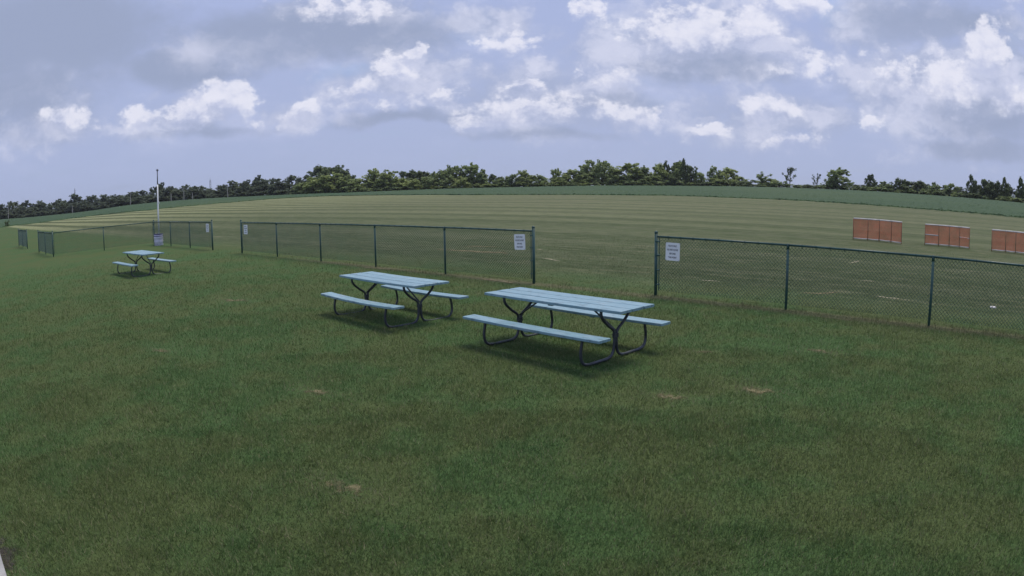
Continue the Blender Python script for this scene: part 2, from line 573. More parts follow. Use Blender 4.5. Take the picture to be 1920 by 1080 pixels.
def simple_mat(name, col, rough=0.5, spec=0.5, metal=0.0, var=0.25, scale=8.0, bump=0.0, bscale=60.0, dirt=None, coord='Object'):
    mt, t, bs = new_mat(name)
    tc = t.node('ShaderNodeTexCoord').outputs[coord]
    n = t.noise(tc, scale, 5, 0.6)
    c = t.mix(t.ramp(n, 0.30, 0.70), tuple(x * (1 - var) for x in col), tuple(min(1, x * (1 + var)) for x in col))
    if dirt:
        n2 = t.noise(tc, scale * 2.7, 6, 0.65)
        c = t.mix(t.ramp(n2, 0.52, 0.72, 0.0, 0.7), c, dirt)
    t.put(bs.inputs['Base Color'], c)
    bs.inputs['Roughness'].default_value = rough
    bs.inputs['Specular IOR Level'].default_value = spec
    bs.inputs['Metallic'].default_value = metal
    if bump:
        bp = t.node('ShaderNodeBump', {'Strength': bump, 'Distance': 0.004})
        t.put(bp.inputs['Height'], t.noise(tc, bscale, 4, 0.6))
        t.put(bs.inputs['Normal'], bp.outputs[0])
    return mt


M_post = simple_mat("green_coated_steel", (0.022, 0.072, 0.064), 0.42, 0.5, var=0.2, scale=5)
M_wire = simple_mat("green_vinyl_wire", (0.020, 0.060, 0.052), 0.5, 0.4, var=0.2, scale=3)
M_pipe = simple_mat("galvanised_dark_pipe", (0.055, 0.062, 0.075), 0.45, 0.5, metal=0.35, var=0.35, scale=9, dirt=(0.07, 0.055, 0.045))
M_white = simple_mat("white_sign_enamel", (0.86, 0.87, 0.88), 0.45, 0.5, var=0.05, scale=4)
M_ink = simple_mat("black_sign_ink", (0.03, 0.03, 0.045), 0.6, 0.3, var=0.1)
M_pvc = simple_mat("white_plastic_pipe", (0.62, 0.58, 0.54), 0.45, 0.4, var=0.12, scale=3, dirt=(0.40, 0.33, 0.26))
M_net = simple_mat("orange_barrier_netting", (0.74, 0.20, 0.11), 0.6, 0.3, var=0.18, scale=1.6)
M_stake = simple_mat("rusty_stake", (0.24, 0.075, 0.045), 0.7, 0.3, var=0.2)
M_polewhite = simple_mat("white_painted_pole", (0.72, 0.73, 0.74), 0.4, 0.5, var=0.08, scale=2)
M_polegrey = simple_mat("grey_pole_top", (0.14, 0.15, 0.18), 0.5, 0.4, var=0.1)
M_drum = simple_mat("white_drum_plastic", (0.62, 0.62, 0.72), 0.5, 0.4, var=0.1, scale=4, dirt=(0.40, 0.40, 0.46))
M_drumband = simple_mat("dark_blue_drum_band", (0.05, 0.05, 0.13), 0.5, 0.4, var=0.2)
M_wood = simple_mat("weathered_pole_wood", (0.36, 0.33, 0.29), 0.85, 0.2, var=0.2, scale=2)
M_lattice = simple_mat("grey_lattice_steel", (0.20, 0.20, 0.23), 0.6, 0.3, var=0.1)
M_bark = simple_mat("bark", (0.060, 0.050, 0.040), 0.9, 0.1, var=0.35, scale=1.5)
M_conc = simple_mat("concrete", (0.34, 0.33, 0.31), 0.85, 0.2, var=0.15, scale=6, bump=0.4, bscale=40, dirt=(0.22, 0.21, 0.19))

# painted blue-green planks: grain runs along X, worn paler along edges
M_plank, t, bs = new_mat("blue_green_plank")
tc = t.node('ShaderNodeTexCoord').outputs['Object']
oi = t.node('ShaderNodeObjectInfo').outputs['Random']
off = t.node('ShaderNodeCombineXYZ', {0: t.math('MULTIPLY', oi, 37.0), 1: t.math('MULTIPLY', oi, 11.0), 2: 0.0}).outputs[0]
gv2 = t.vec('MULTIPLY', t.vec('ADD', tc, off), (1.2, 22.0, 22.0))
g1 = t.noise(gv2, 2.2, 6, 0.65)
g2 = t.noise(t.vec('ADD', tc, off), 3.5, 5, 0.6)
c = t.mix(t.ramp(g1, 0.32, 0.68), (0.175, 0.300, 0.345), (0.265, 0.415, 0.460))
c = t.mix(t.ramp(g2, 0.50, 0.70, 0.0, 0.65), c, (0.34, 0.42, 0.44))
c = t.mix(t.ramp(oi, 0.0, 1.0, 0.0, 0.35), c, (0.15, 0.27, 0.33))
g3 = t.noise(t.vec('ADD', t.vec('MULTIPLY', tc, (1.0, 2.5, 1.0)), off), 5.0, 6, 0.7)
c = t.mix(t.ramp(g3, 0.50, 0.66, 0.0, 0.70), c, (0.105, 0.160, 0.185))
t.put(bs.inputs['Base Color'], c)
bs.inputs['Roughness'].default_value = 0.42
bs.inputs['Specular IOR Level'].default_value = 0.55
bp = t.node('ShaderNodeBump', {'Strength': 0.25, 'Distance': 0.003})
t.put(bp.inputs['Height'], g1); t.put(bs.inputs['Normal'], bp.outputs[0])


def leaf_mat(name, lo, hi, trans=0.5):
    mt, t, bs = new_mat(name)
    at = t.node('ShaderNodeAttribute', attribute_name='rnd').outputs['Fac']
    oi = t.node('ShaderNodeObjectInfo').outputs['Random']
    f = t.math('ADD', t.math('MULTIPLY', at, 0.65), t.math('MULTIPLY', oi, 0.35))
    c = t.mix(f, lo, hi)
    t.put(bs.inputs['Base Color'], c)
    bs.inputs['Roughness'].default_value = 0.6
    bs.inputs['Specular IOR Level'].default_value = 0.25
    tr = t.node('ShaderNodeBsdfTranslucent')
    t.put(tr.inputs['Color'], c)
    mx = t.node('ShaderNodeMixShader', {0: trans, 1: bs.outputs[0], 2: tr.outputs[0]})
    t.l.new(mx.outputs[0], t.n['Material Output'].inputs['Surface'])
    return mt


M_leaf = {'bright': leaf_mat("leaf_yellow_green", (0.17, 0.22, 0.07), (0.46, 0.52, 0.20)),
          'mid': leaf_mat("leaf_mid_green", (0.13, 0.175, 0.07), (0.37, 0.44, 0.18)),
          'dark': leaf_mat("leaf_dark_green", (0.075, 0.105, 0.050), (0.21, 0.26, 0.115)),
          'wood': leaf_mat("leaf_far_wood", (0.070, 0.092, 0.060), (0.18, 0.215, 0.125))}

# ---------------------------------------------------------------- crop field (row crop, knee high, between field and trees)
M_crop, t, bs = new_mat("crop_leaves")
pos = t.node('ShaderNodeNewGeometry').outputs['Position']
uu = t.vec('DOT_PRODUCT', pos, (NX, NY, 0)); aa = t.vec('DOT_PRODUCT', pos, (DX, DY, 0))
cv = t.node('ShaderNodeCombineXYZ', {0: t.math('MULTIPLY', aa, 0.15), 1: uu, 2: 0.0}).outputs[0]
c = t.mix(t.ramp(t.noise(cv, 0.35, 5, 0.65), 0.32, 0.68), (0.030, 0.062, 0.023), (0.044, 0.082, 0.029))
c = t.mix(t.ramp(t.noise(pos, 0.02, 3, 0.5), 0.45, 0.65, 0.0, 0.6), c, (0.052, 0.085, 0.028))
t.put(bs.inputs['Base Color'], c)
bs.inputs['Roughness'].default_value = 0.8
bs.inputs['Specular IOR Level'].default_value = 0.15
FRONT = [(-60, 434), (0, 427), (31, 422.5), (78, 417.5), (125, 411), (172, 405), (234, 398.5), (281, 394), (350, 387), (430, 380), (505, 373.5), (555, 370.5), (620, 367.5),
         (760, 366), (880, 366), (1005, 365.5), (1130, 366), (1260, 367), (1369, 371), (1460, 374.5), (1556, 380), (1703, 390.5), (1784, 397), (1920, 409), (1980, 415)]
fa, fd = [], []
for (px, py) in FRONT:
    g = ground(px, py)
    fa.append(math.atan2(g.x, g.y)); fd.append(math.hypot(g.x, g.y))
print("crop front", [round(x) for x in fd])
rng = np.random.default_rng(5)
caz = np.linspace(fa[0], fa[-1], 700)
cd0 = np.interp(caz, fa, fd)
cd0 = cd0 + np.convolve(rng.normal(0, 1.0, len(caz)), np.ones(3) / 3, 'same')
cd1 = np.maximum(np.interp(caz, _az, _D) - 1.0, cd0 + 6)
nr = 26
ts = np.concatenate([[0, 0.002], np.linspace(0.01, 1, nr - 2) ** 1.3])
V = []
for k, tt in enumerate(ts):
    dd = cd0 + (cd1 - cd0) * tt
    x, y = dd * np.sin(caz), dd * np.cos(caz)
    z = terrain(x, y) + (-0.05 if k == 0 else 0.14 + 0.36 * min(1, tt * 5)) + (0 if k == 0 else 1) * rng.normal(0, 0.05, len(caz))
    V.append(np.c_[x, y, z])
V = np.vstack(V)
n = len(caz)
ii, jj = np.meshgrid(np.arange(len(ts) - 1), np.arange(n - 1), indexing='ij')
a = ii * n + jj
F = np.stack([a, a + 1, a + n + 1, a + n], -1).reshape(-1, 4)
tag(link("crop_field", np_mesh("crop_field", V, F, M_crop, False)), 'low green row crop spread between mown field and tree line', 'crop', kind='stuff')

# far hills seen through the gaps between trees
M_hill = simple_mat("far_wooded_hill", (0.050, 0.075, 0.060), 0.9, 0.05, var=0.3, scale=0.004, coord='Object')
mb = MB()
ha = np.linspace(-0.95, 0.95, 160)
for k, h in enumerate(ha):
    d = 5200
    hz = 106 + 12 * math.sin(h * 9 + 1) + 9 * math.sin(h * 23 + 2) + 4 * math.sin(h * 61)
    for dd, zz in ((d - 900, -20), (d - 400, hz * .6), (d, hz), (d + 600, -20)):
        mb.v.append((dd * math.sin(h), dd * math.cos(h), zz))
for k in range(len(ha) - 1):
    for r in range(3):
        a = k * 4 + r
        mb.f.append((a, a + 4, a + 5, a + 1))
tag(mb.build("hills", M_hill, smooth=True), kind='structure')


# ---------------------------------------------------------------- trees
def leaves(rng, centers, size, per, mat, name):
    """leaf sprays: crossed small quads scattered round clump centres"""
    c = np.repeat(centers[:, :3], per, 0)
    rad = np.repeat(centers[:, 3], per)
    d = rng.normal(0, 1, c.shape); d /= np.linalg.norm(d, axis=1)[:, None]
    p = c + d * (rad * rng.uniform(0.25, 1.0, len(c)) ** 0.5)[:, None]
    nn = d * 0.45 + rng.normal(0, 0.45, c.shape) + np.array([0, 0, 0.55])
    nn /= np.linalg.norm(nn, axis=1)[:, None]
    t1 = np.cross(nn, rng.normal(0, 1, c.shape)); t1 /= np.linalg.norm(t1, axis=1)[:, None]
    t2 = np.cross(nn, t1)
    s = size * rng.uniform(0.55, 1.25, len(c))[:, None]
    asp = rng.uniform(0.45, 0.9, len(c))[:, None]
    V = np.stack([p - t1 * s, p - t2 * s * asp, p + t1 * s, p + t2 * s * asp], 1).reshape(-1, 3)
    F = np.arange(len(V)).reshape(-1, 4)
    me = np_mesh(name, V, F, mat)
    at = me.attributes.new('rnd', 'FLOAT', 'FACE')
    cl = np.repeat(rng.uniform(0, 1, len(centers)), per)
    at.data.foreach_set('value', np.clip(0.55 * cl + 0.45 * rng.uniform(0, 1, len(F)), 0, 1).astype(np.float32))
    return me


def tree_mesh(seed, style, mat):
    """unit tree: height 1 (z 0..1), half width about 0.5; returns trunk and crown meshes"""
    rng = np.random.default_rng(seed)
    tb = MB()
    cl = []
    lean = rng.uniform(-.04, .04, 2)
    if style in ('round', 'tall', 'bushy'):
        z0 = {'round': .10, 'tall': .06, 'bushy': .0}[style]
        n_l = {'round': 11, 'tall': 11, 'bushy': 10}[style]
        tb.tube([(0, 0, -.04), (lean[0], lean[1], .3), (lean[0] * 2, lean[1] * 2, .62)], [.030, .024, .010], 6)
        for i in range(n_l):
            an = i * 2.4 + rng.uniform(-.5, .5)
            f = (i + .3) / n_l
            h = z0 + .10 + (0.80 - z0) * f + rng.uniform(-.05, .05)
            wide = math.sin(math.pi * min(1, (f * .72 + .24))) ** .6
            rr = wide * rng.uniform(.14, .34)
            x, y = rr * math.cos(an), rr * math.sin(an)
            tb.tube([(lean[0] * 1.5, lean[1] * 1.5, max(.1, h - .26)), (x * .6, y * .6, h - .10), (x, y, h)], [.012, .008, .003], 5)
            R0 = rng.uniform(.13, .23) * (1.0 if style != 'tall' else .85)
            R0 = max(min(R0, 1.0 - h + .02), .07)
            for k in range(14):
                d = rng.normal(0, 1, 3); d /= np.linalg.norm(d)
                q = np.array([x, y, h]) + d * R0 * rng.uniform(.35, 1.0)
                q[2] = min(max(q[2], .04), .985)
                cl.append((*q, rng.uniform(.035, .075)))
        for k in range(26):          # inner and lower filling
            an = rng.uniform(0, 6.28); rr = .40 * math.sqrt(rng.random()); z = rng.uniform(z0 + .03, .55)
            cl.append((rr * math.cos(an), rr * math.sin(an), z, rng.uniform(.06, .10)))
        per, size = 13, .046
    elif style == 'sparse':
        tb.tube([(0, 0, -.04), (lean[0], lean[1], .4), (lean[0] * 2, lean[1] * 2, .9)], [.032, .022, .006], 6)
        for i in range(9):
            an = rng.uniform(0, 6.28); h0 = rng.uniform(.22, .7)
            rr = rng.uniform(.16, .42); h1 = min(.97, h0 + rng.uniform(.14, .36))
            x, y = rr * math.cos(an), rr * math.sin(an)
            tb.tube([(lean[0], lean[1], h0), (x * .5, y * .5, (h0 + h1) / 2 - .02), (x, y, h1)], [.014, .010, .004], 5)
            for k in range(4):
                f = rng.uniform(.45, 1.02)
                q = np.array([x * f, y * f, h0 + (h1 - h0) * f]) + rng.normal(0, .02, 3)
                q[2] = min(q[2], .98)
                cl.append((*q, rng.uniform(.035, .065)))
        for k in range(9):
            cl.append((*(np.array([lean[0] * 2, lean[1] * 2, rng.uniform(.3, .95)]) + rng.normal(0, .025, 3)), .05))
        per, size = 14, .034
    else:  # shrub
        for i in range(6):
            an = rng.uniform(0, 6.28); rr = rng.uniform(.05, .38)
            x, y, h = rr * math.cos(an), rr * math.sin(an), rng.uniform(.5, .85)
            tb.tube([(0, 0, -.05), (x * .5, y * .5, h * .5), (x, y, h)], [.016, .011, .004], 5)
            for k in range(9):
                d = rng.normal(0, 1, 3); d /= np.linalg.norm(d)
                q = np.array([x, y, h * .62]) + d * .26 * rng.uniform(.3, 1.0)
                q[2] = min(max(q[2], .05), .97)
                cl.append((*q, rng.uniform(.05, .10)))
        per, size = 10, .075
    return tb.mesh("trunk", M_bark), leaves(rng, np.array(cl), size, per, mat, "crown")


PROTO = {}
for mk in ('bright', 'mid', 'dark', 'wood'):
    for st, cnt in (('round', 3), ('tall', 2), ('bushy', 3), ('sparse', 2 if mk in ('dark', 'mid') else 0), ('shrub', 2)):
        for k in range(cnt):
            PROTO[(mk, st, k)] = tree_mesh(hash_seed := (sum(map(ord, mk + st)) * 7 + k * 101), st, M_leaf[mk])
NPR = {}
for (mk, st, k) in PROTO:
    NPR[(mk, st)] = max(NPR.get((mk, st), 0), k + 1)
TR = random.Random(11)


def place_tree(px, ytop, wpx, mk, st, label, group=None, cat='tree', name='hedgerow_tree', back=0.0, foot=None):
    a0, e0 = azel(px, ytop)
    D = float(np.interp(a0, _az, _D)) + back + TR.uniform(-1.5, 1.5)
    x, y = D * math.sin(a0), D * math.cos(a0)
    zb = tz(x, y)
    h = CAM_H + D * math.tan(e0) - zb
    h = max(h, 1.2)
    w = wpx / LF * D * (1.22 if st != 'sparse' else 1.1)
    tm, cm = PROTO[(mk, st, TR.randrange(NPR[(mk, st)]))]
    o = thing(name, label, cat, (x, y, zb - 0.1), TR.uniform(0, 6.28), group)
    o.scale = (w, w, h + 0.1)
    link("stem" if st == 'shrub' else "trunk", tm, o)
    link("foliage" if st == 'shrub' else "crown", cm, o)
    return o


G_H = 'hedgerow trees behind the crop'
L_B = 'yellow-green leafy tree standing in the hedgerow behind the crop'
L_M = 'mid green leafy tree standing in the hedgerow behind the crop'
L_D = 'dark green tree rising behind the lighter hedgerow'
LAB = {'bright': (L_B, 'yellow-green hedgerow trees'), 'mid': (L_M, 'mid green hedgerow trees'), 'dark': (L_D, 'dark trees rising behind the hedgerow')}
CENTER = [(605, 309, 62, 'dark', 'round', 12), (632, 308, 55, 'dark', 'round', 14), (648, 320, 46, 'dark', 'tall', 10), (566, 341, 46, 'mid', 'bushy', 0), (590, 331, 52, 'bright', 'bushy', -2),
          (622, 324, 66, 'bright', 'bushy', -2), (655, 330, 54, 'mid', 'bushy', -3), (678, 331, 48, 'bright', 'bushy', 0), (700, 315, 46, 'bright', 'round', 2), (728, 319, 46, 'bright', 'round', 0),
          (716, 330, 44, 'mid', 'bushy', -4), (764, 318, 50, 'dark', 'round', 14), (788, 319, 46, 'dark', 'round', 12), (752, 333, 52, 'bright', 'bushy', -2), (776, 335, 46, 'bright', 'bushy', -4), (804, 330, 44, 'mid', 'bushy', -2),
          (808, 322, 40, 'dark', 'round', 14), (828, 319, 46, 'mid', 'round', 0), (848, 308, 46, 'mid', 'tall', 2), (882, 306, 56, 'mid', 'round', 0), (903, 317, 34, 'mid', 'bushy', -2), (864, 330, 40, 'bright', 'bushy', -4),
          (925, 327, 36, 'dark', 'bushy', 10), (938, 331, 40, 'mid', 'bushy', 0), (960, 325, 36, 'mid', 'bushy', -2), (985, 318, 40, 'bright', 'round', 0), (1012, 327, 38, 'mid', 'bushy', 0),
          (1042, 314, 28, 'mid', 'tall', 2), (1068, 317, 46, 'bright', 'round', 0), (1048, 331, 36, 'bright', 'bushy', -4), (1103, 301, 56, 'mid', 'round', 2), (1128, 298, 40, 'mid', 'tall', 0), (1092, 325, 40, 'bright', 'bushy', -4), (1148, 311, 36, 'bright', 'bushy', 0),
          (1180, 304, 62, 'bright', 'round', 0), (1206, 311, 40, 'mid', 'round', 2), (1162, 328, 44, 'mid', 'bushy', -4), (1238, 305, 42, 'bright', 'round', 0), (1248, 303, 22, 'dark', 'tall', 3), (1272, 302, 46, 'mid', 'round', 3), (1283, 299, 22, 'dark', 'tall', 0),
          (1294, 309, 34, 'dark', 'round', 4), (1226, 330, 48, 'mid', 'bushy', -4), (1264, 330, 54, 'dark', 'bushy', -4), (1313, 321, 28, 'mid', 'bushy', 0), (1337, 311, 28, 'mid', 'tall', 0), (1362, 313, 50, 'bright', 'round', 0), (1388, 331, 44, 'bright', 'bushy', 0), (1346, 334, 44, 'bright', 'bushy', -4)]
SHAPE = {'round': 'broad round headed', 'tall': 'tall narrow', 'bushy': 'low bushy'}
HUE = {'bright': 'yellow-green', 'mid': 'mid green', 'dark': 'dark green'}
for (px, yt, w, mk, st, bk) in CENTER:
    where = 'rising behind the lighter hedgerow' if mk == 'dark' and bk > 5 else 'standing in the hedgerow behind the crop'
    place_tree(px, yt, w, mk, st, '%s %s tree %s' % (SHAPE[st], HUE[mk], where), '%s %s trees %s' % (SHAPE[st], HUE[mk], where), back=bk)
place_tree(1430, 319, 48, 'mid', 'sparse', 'thin half bare tree with forked top rising beside a low hedge')
place_tree(1440, 333, 50, 'bright', 'bushy', 'low yellow-green bush tree under the forked half bare tree')
place_tree(1480, 308, 34, 'dark', 'sparse', 'lone dark ragged tree standing above the low hedge')
place_tree(1531, 325, 22, 'dark', 'sparse', 'small spindly dark tree left of the round crowned tree')
place_tree(1570, 315, 60, 'mid', 'round', 'lone round crowned green tree with a broad full head')
G_R = 'trees at the right end of the hedgerow'
L_R = 'dark green tree beyond the crop behind the orange barriers'
for (px, yt, w, st) in [(1632, 327, 28, 'tall'), (1662, 340, 40, 'bushy'), (1688, 333, 32, 'round'), (1716, 338, 56, 'round'), (1752, 341, 32, 'bushy'), (1782, 342, 36, 'bushy'),
                        (1822, 329, 28, 'tall'), (1846, 334, 36, 'round'), (1866, 338, 32, 'round'), (1884, 334, 26, 'tall'), (1913, 332, 22, 'tall'), (1935, 340, 40, 'round')]:
    place_tree(px, yt, w, 'dark' if st != 'bushy' else 'mid', st, SHAPE[st] + ' dark tree beyond the crop behind the orange barriers', SHAPE[st] + ' trees behind the orange barriers')
for (px, yt, w) in [(1610, 346, 40), (1650, 345, 44), (1700, 341, 48), (1735, 344, 46), (1770, 346, 44), (1800, 350, 44), (1832, 345, 40), (1858, 343, 44), (1895, 346, 40), (1925, 346, 44), (1510, 349, 44), (1410, 344, 44)]:
    place_tree(px, yt, w, 'wood', 'bushy', 'low rounded dark tree of the thicket behind the sparse end of the hedgerow', 'rounded trees of the thicket behind the hedge', back=14)
# low hedge along the foot of the trees
for i in range(64):
    px = 560 + i * 21.6 + TR.uniform(-6, 6)
    yb = float(np.interp(px, [b_[0] for b_ in BASE], [b_[1] for b_ in BASE]))
    mk = TR.choice(['mid', 'mid', 'dark']) if px > 1250 else TR.choice(['bright', 'mid', 'mid'])
    place_tree(px, yb - TR.uniform(11, 19), TR.uniform(26, 38), mk, 'shrub', 'low %s hedge shrub growing along the foot of the tree line' % HUE[mk], '%s hedge shrubs along the tree line' % HUE[mk], 'shrub', 'hedge_shrub', back=-4)
# the far wood on the left
WOOD = [(-25, 386), (0, 383), (25, 377), (48, 375), (75, 376), (105, 372), (125, 375), (143, 363), (170, 366), (200, 364), (225, 363), (246, 360), (263, 357), (277, 364), (297, 341), (325, 348),
        (346, 346), (370, 348), (392, 353), (415, 346), (440, 338), (457, 336), (485, 327), (515, 334), (545, 328), (572, 328)]
for (px, yt) in WOOD:
    for r in range(2):
        yb = float(np.interp(px, [b_[0] for b_ in BASE], [b_[1] for b_ in BASE]))
        y2 = yt if r == 0 else yt + (yb - yt) * TR.uniform(.18, .4)
        place_tree(px + (0 if r == 0 else TR.uniform(8, 16)), y2, TR.uniform(34, 46), 'wood', TR.choice(['round', 'bushy', 'bushy']),
                   'tall dark tree of the dense wood far behind the utility poles' if r == 0 else 'lower dark tree at the front of the wood behind the utility poles', 'tall trees of the far wood' if r == 0 else 'lower trees fronting the far wood', name='woodland_tree', back=18 if r == 0 else 4)
for i in range(30):
    px = -20 + i * 20 + TR.uniform(-5, 5)
    yb = float(np.interp(px, [b_[0] for b_ in BASE], [b_[1] for b_ in BASE]))
    place_tree(px, yb - TR.uniform(12, 18), TR.uniform(30, 40), 'wood', 'shrub', 'dark undergrowth shrub at the edge of the far wood', 'undergrowth at the far wood', 'shrub', 'undergrowth_shrub', back=0)
# small dark evergreen bush at the crop's near corner
g = ground(13, 425)
o = thing('evergreen_bush', 'small dark bush standing alone at the near corner of the crop', 'shrub', (g.x, g.y, g.z - .05))
tm, cm = PROTO[('dark', 'shrub', 0)]
o.scale = (1.5, 1.5, 1.9)
link("stem", tm, o); link("foliage", cm, o)

# ---------------------------------------------------------------- utility poles and masts
for (px, yt, yb, arm) in [(16, 384, 412, 0), (136, 386, 400.5, 0), (245, 362, 386, 1), (321, 362, 378, 0), (345, 352, 376.5, 1), (361, 361, 375, 0), (427, 346, 371, 1)]:
    a0, e0 = azel(px, yb)
    D = float(np.interp(a0, _az, _D)) - 14
    x, y = D * math.sin(a0), D * math.cos(a0)
    zb = tz(x, y)
    h = CAM_H + D * math.tan(azel(px, yt)[1]) - zb
    o = thing('utility_pole', 'pale wooden utility pole with a crossarm in front of the far wood' if arm else 'pale plain utility pole in front of the far wood', 'utility pole', (x, y, zb), -a0 + R(12),
              'utility poles with a crossarm' if arm else 'plain utility poles')
    MB().tube([(0, 0, -.3), (0, 0, h)], [.24, .17], 8).build('pole', M_wood, o)
    if arm:
        MB().box((0, -.2, h - .5), (2.4, .12, .14)).build('crossarm', M_wood, o)
        for sx_ in (-1, -.45, .45, 1):
            MB().lathe([(.03, 0), (.07, .06), (.05, .14), (.02, .2)], (sx_, -.2, h - .43), 6).build('insulator', M_lattice, o)


def mast(px, yt, D, label):
    a0, e0 = azel(px, yt)
    x, y = D * math.sin(a0), D * math.cos(a0)
    zb = tz(x, y); h = CAM_H + D * math.tan(e0) - zb
    o = thing('radio_mast', label, 'mast', (x, y, zb), 0.3)
    for k in range(3):
        an = k * 2.094
        MB().tube([(.9 * math.cos(an), .9 * math.sin(an), -.5), (.55 * math.cos(an), .55 * math.sin(an), h - 2)], .11, 5).build('leg', M_lattice, o)
    mb = MB()
    nb = int(h / 2.2)
    for k in range(nb):
        for q in range(3):
            a1, a2 = q * 2.094, (q + 1) * 2.094
            r1 = .9 - .35 * k / nb; r2 = .9 - .35 * (k + 1) / nb
            mb.tube([(r1 * math.cos(a1), r1 * math.sin(a1), k * 2.2), (r2 * math.cos(a2), r2 * math.sin(a2), (k + 1) * 2.2)], .06, 3, False)
    mb.build('lattice_bracing', M_lattice, o)
    MB().tube([(0, 0, h - 3), (0, 0, h)], .10, 5).build('antenna', M_lattice, o)


mast(140, 352, 560, 'thin distant mast barely topping the far wood')
mast(394, 333, 520, 'tall thin lattice mast rising clear above the far wood')

# ---------------------------------------------------------------- chain-link fences
H_POST, H_RAIL, GAP = 1.335, 1.285, 0.11
PITCH_W = 0.076


def link_mesh(P, Q, end_pad=(0.03, 0.03)):
    """diagonal wire bars of one bay, following the ground from P to Q"""
    mb = MB()
    d = Q - P
    L = math.hypot(d.x, d.y)
    ux, uy = d.x / L, d.y / L
    nx, ny = -uy, ux
    Hh = H_RAIL + 0.02 - GAP
    x0, x1 = end_pad[0], L - end_pad[1]
    r = 0.0038

    def W(s, z, off):
        zz = P.z + (Q.z - P.z) * s / L
        return (P.x + ux * s + nx * off, P.y + uy * s + ny * off, zz + GAP + z)
    for sgn in (1, -1):
        c = x0 - Hh if sgn == 1 else x0
        cmax = x1 if sgn == 1 else x1 + Hh
        while c < cmax:
            if sgn == 1:      # s = c + z
                za, zb_ = max(0, x0 - c), min(Hh, x1 - c)
                pa, pb = (c + za, za), (c + zb_, zb_)
            else:             # s = c - z
                za, zb_ = max(0, c - x1), min(Hh, c - x0)
                pa, pb = (c - za, za), (c - zb_, zb_)
            if zb_ - za > 0.01:
                mb.tube([W(*pa, sgn * .0035), W(*pb, sgn * .0035)], r, 3, False)
            c += PITCH_W
    return mb


def fence(name, label, pts, terminals, cat='fence', loop_last=False):
    """pts: ground points; terminals: indexes of the thick end and corner posts"""
    base = pts[0]
    o = thing(name, label, cat, base)
    rel = [p - base for p in pts]
    for i, p in enumerate(rel):
        term = i in terminals
        hh = H_POST + 0.035 if term else H_RAIL - .01
        rr = 0.036 if term else 0.0275
        post = MB().tube([p + Vector((0, 0, -.25)), p + Vector((0, 0, hh))], rr, 12).build('terminal_post' if term else 'line_post', M_post, o, True)
        if term:
            MB().lathe([(rr + .004, -.012), (rr + .006, .006), (rr * .8, .028), (rr * .35, .040), (.004, .042)], p + Vector((0, 0, hh)), 12).build('post_cap', M_post, post, True)
        else:
            MB().lathe([(rr + .004, -.07), (rr + .005, -.015), (.030, .02), (.024, .036), (.006, .040)], p + Vector((0, 0, hh)), 10).build('loop_cap', M_post, post, True)
    for i in range(len(rel) - 1):
        P, Q = rel[i], rel[i + 1]
        dv = (Q - P); dv.z = 0; dv.normalize()
        z = Vector((0, 0, H_RAIL))
        pa = P + z + dv * (0.034 if i in terminals else 0.0)
        pb = Q + z - dv * (0.034 if i + 1 in terminals else 0.0)
        MB().tube([pa, pb], 0.022, 10).build('top_rail', M_post, o, True)
        ws = link_mesh(P, Q, (0.075 if i in terminals else 0.0, 0.075 if i + 1 in terminals else 0.0)).build('wire_mesh', M_wire, o)
        ws['kind'] = 'stuff'
        nside = Vector((-dv.y, dv.x, 0))
        # wire ties over the rail
        tb = MB()
        Lb = (Q - P).length
        for k in range(1, int(Lb / .30)):
            c = P + (Q - P) * (k * .30 / Lb) + z
            tb.tube([c - nside * .024 + Vector((0, 0, -.05)), c - nside * .025 + Vector((0, 0, .02)), c + Vector((0, 0, .029)), c + nside * .025 + Vector((0, 0, .02)), c + nside * .024 + Vector((0, 0, -.05))], .005, 4)
        tb.build('rail_ties', M_wire, o)['kind'] = 'stuff'
        for idx, s in ((i, 1), (i + 1, -1)):
            if idx in terminals:
                E = rel[idx]
                c = E + dv * s * 0.075
                MB().box(c + Vector((0, 0, GAP + (H_RAIL - GAP) / 2)), (.020, .008, H_RAIL - GAP), Matrix.Rotation(math.atan2(dv.y, dv.x), 3, 'Z')).build('tension_bar', M_post, o)
                for zz in (.24, .56, .88, 1.18):
                    MB().box(E + dv * s * 0.042 + Vector((0, 0, zz)), (.085, .079, .024), Matrix.Rotation(math.atan2(dv.y, dv.x), 3, 'Z')).build('tension_band', M_post, o)
    return o


def gpt(x, y):
    return Vector((x, y, tz(x, y)))


S = 0.8963
f2 = [gpt(.5996 * S + i * 3.0864 * DX, 18.147 * S + i * 3.0864 * DY) for i in range(6)]
a3 = R(-41.13)
f3 = [gpt(3.508 * S + i * 3.0477 * math.cos(a3), 15.93 * S + i * 3.0477 * math.sin(a3)) for i in range(5)]
f1 = [gpt(-15.268 * S + i * 2.887 * math.cos(R(140.03)), 31.538 * S + i * 2.887 * math.sin(R(140.03))) for i in range(4)]
ac = R(225.92)
fl = [gpt(-22.435 * S * .5 + f1[3].x * .5 + i * 3.177 * math.cos(ac), 37.32 * S * .5 + f1[3].y * .5 + i * 3.177 * math.sin(ac)) for i in range(3)]
e0 = fl[2]
fs = [gpt(e0.x + i * 3.05 * DX, e0.y + i * 3.05 * DY) for i in range(3)]
fe = [gpt(e0.x + (4.15 + i) * 3.05 * DX, e0.y + (4.15 + i) * 3.05 * DY) for i in range(3)]
fence('chain_link_fence', 'green chain-link fence of five bays with a sign near each end, behind the picnic tables', f2, {0, 5})
fence('chain_link_fence', 'green chain-link fence in front of the orange barriers, sign at its end post', f3, {0, 4})
fence('chain_link_fence', 'green chain-link fence turning a corner by the white drum', f1[:3] + [fl[0]] + fl[1:] + fs[1:], {0, 3, 5, 7})
fence('chain_link_fence', 'short far green chain-link fence beyond the gap past the corner fence', fe, {0, 2})

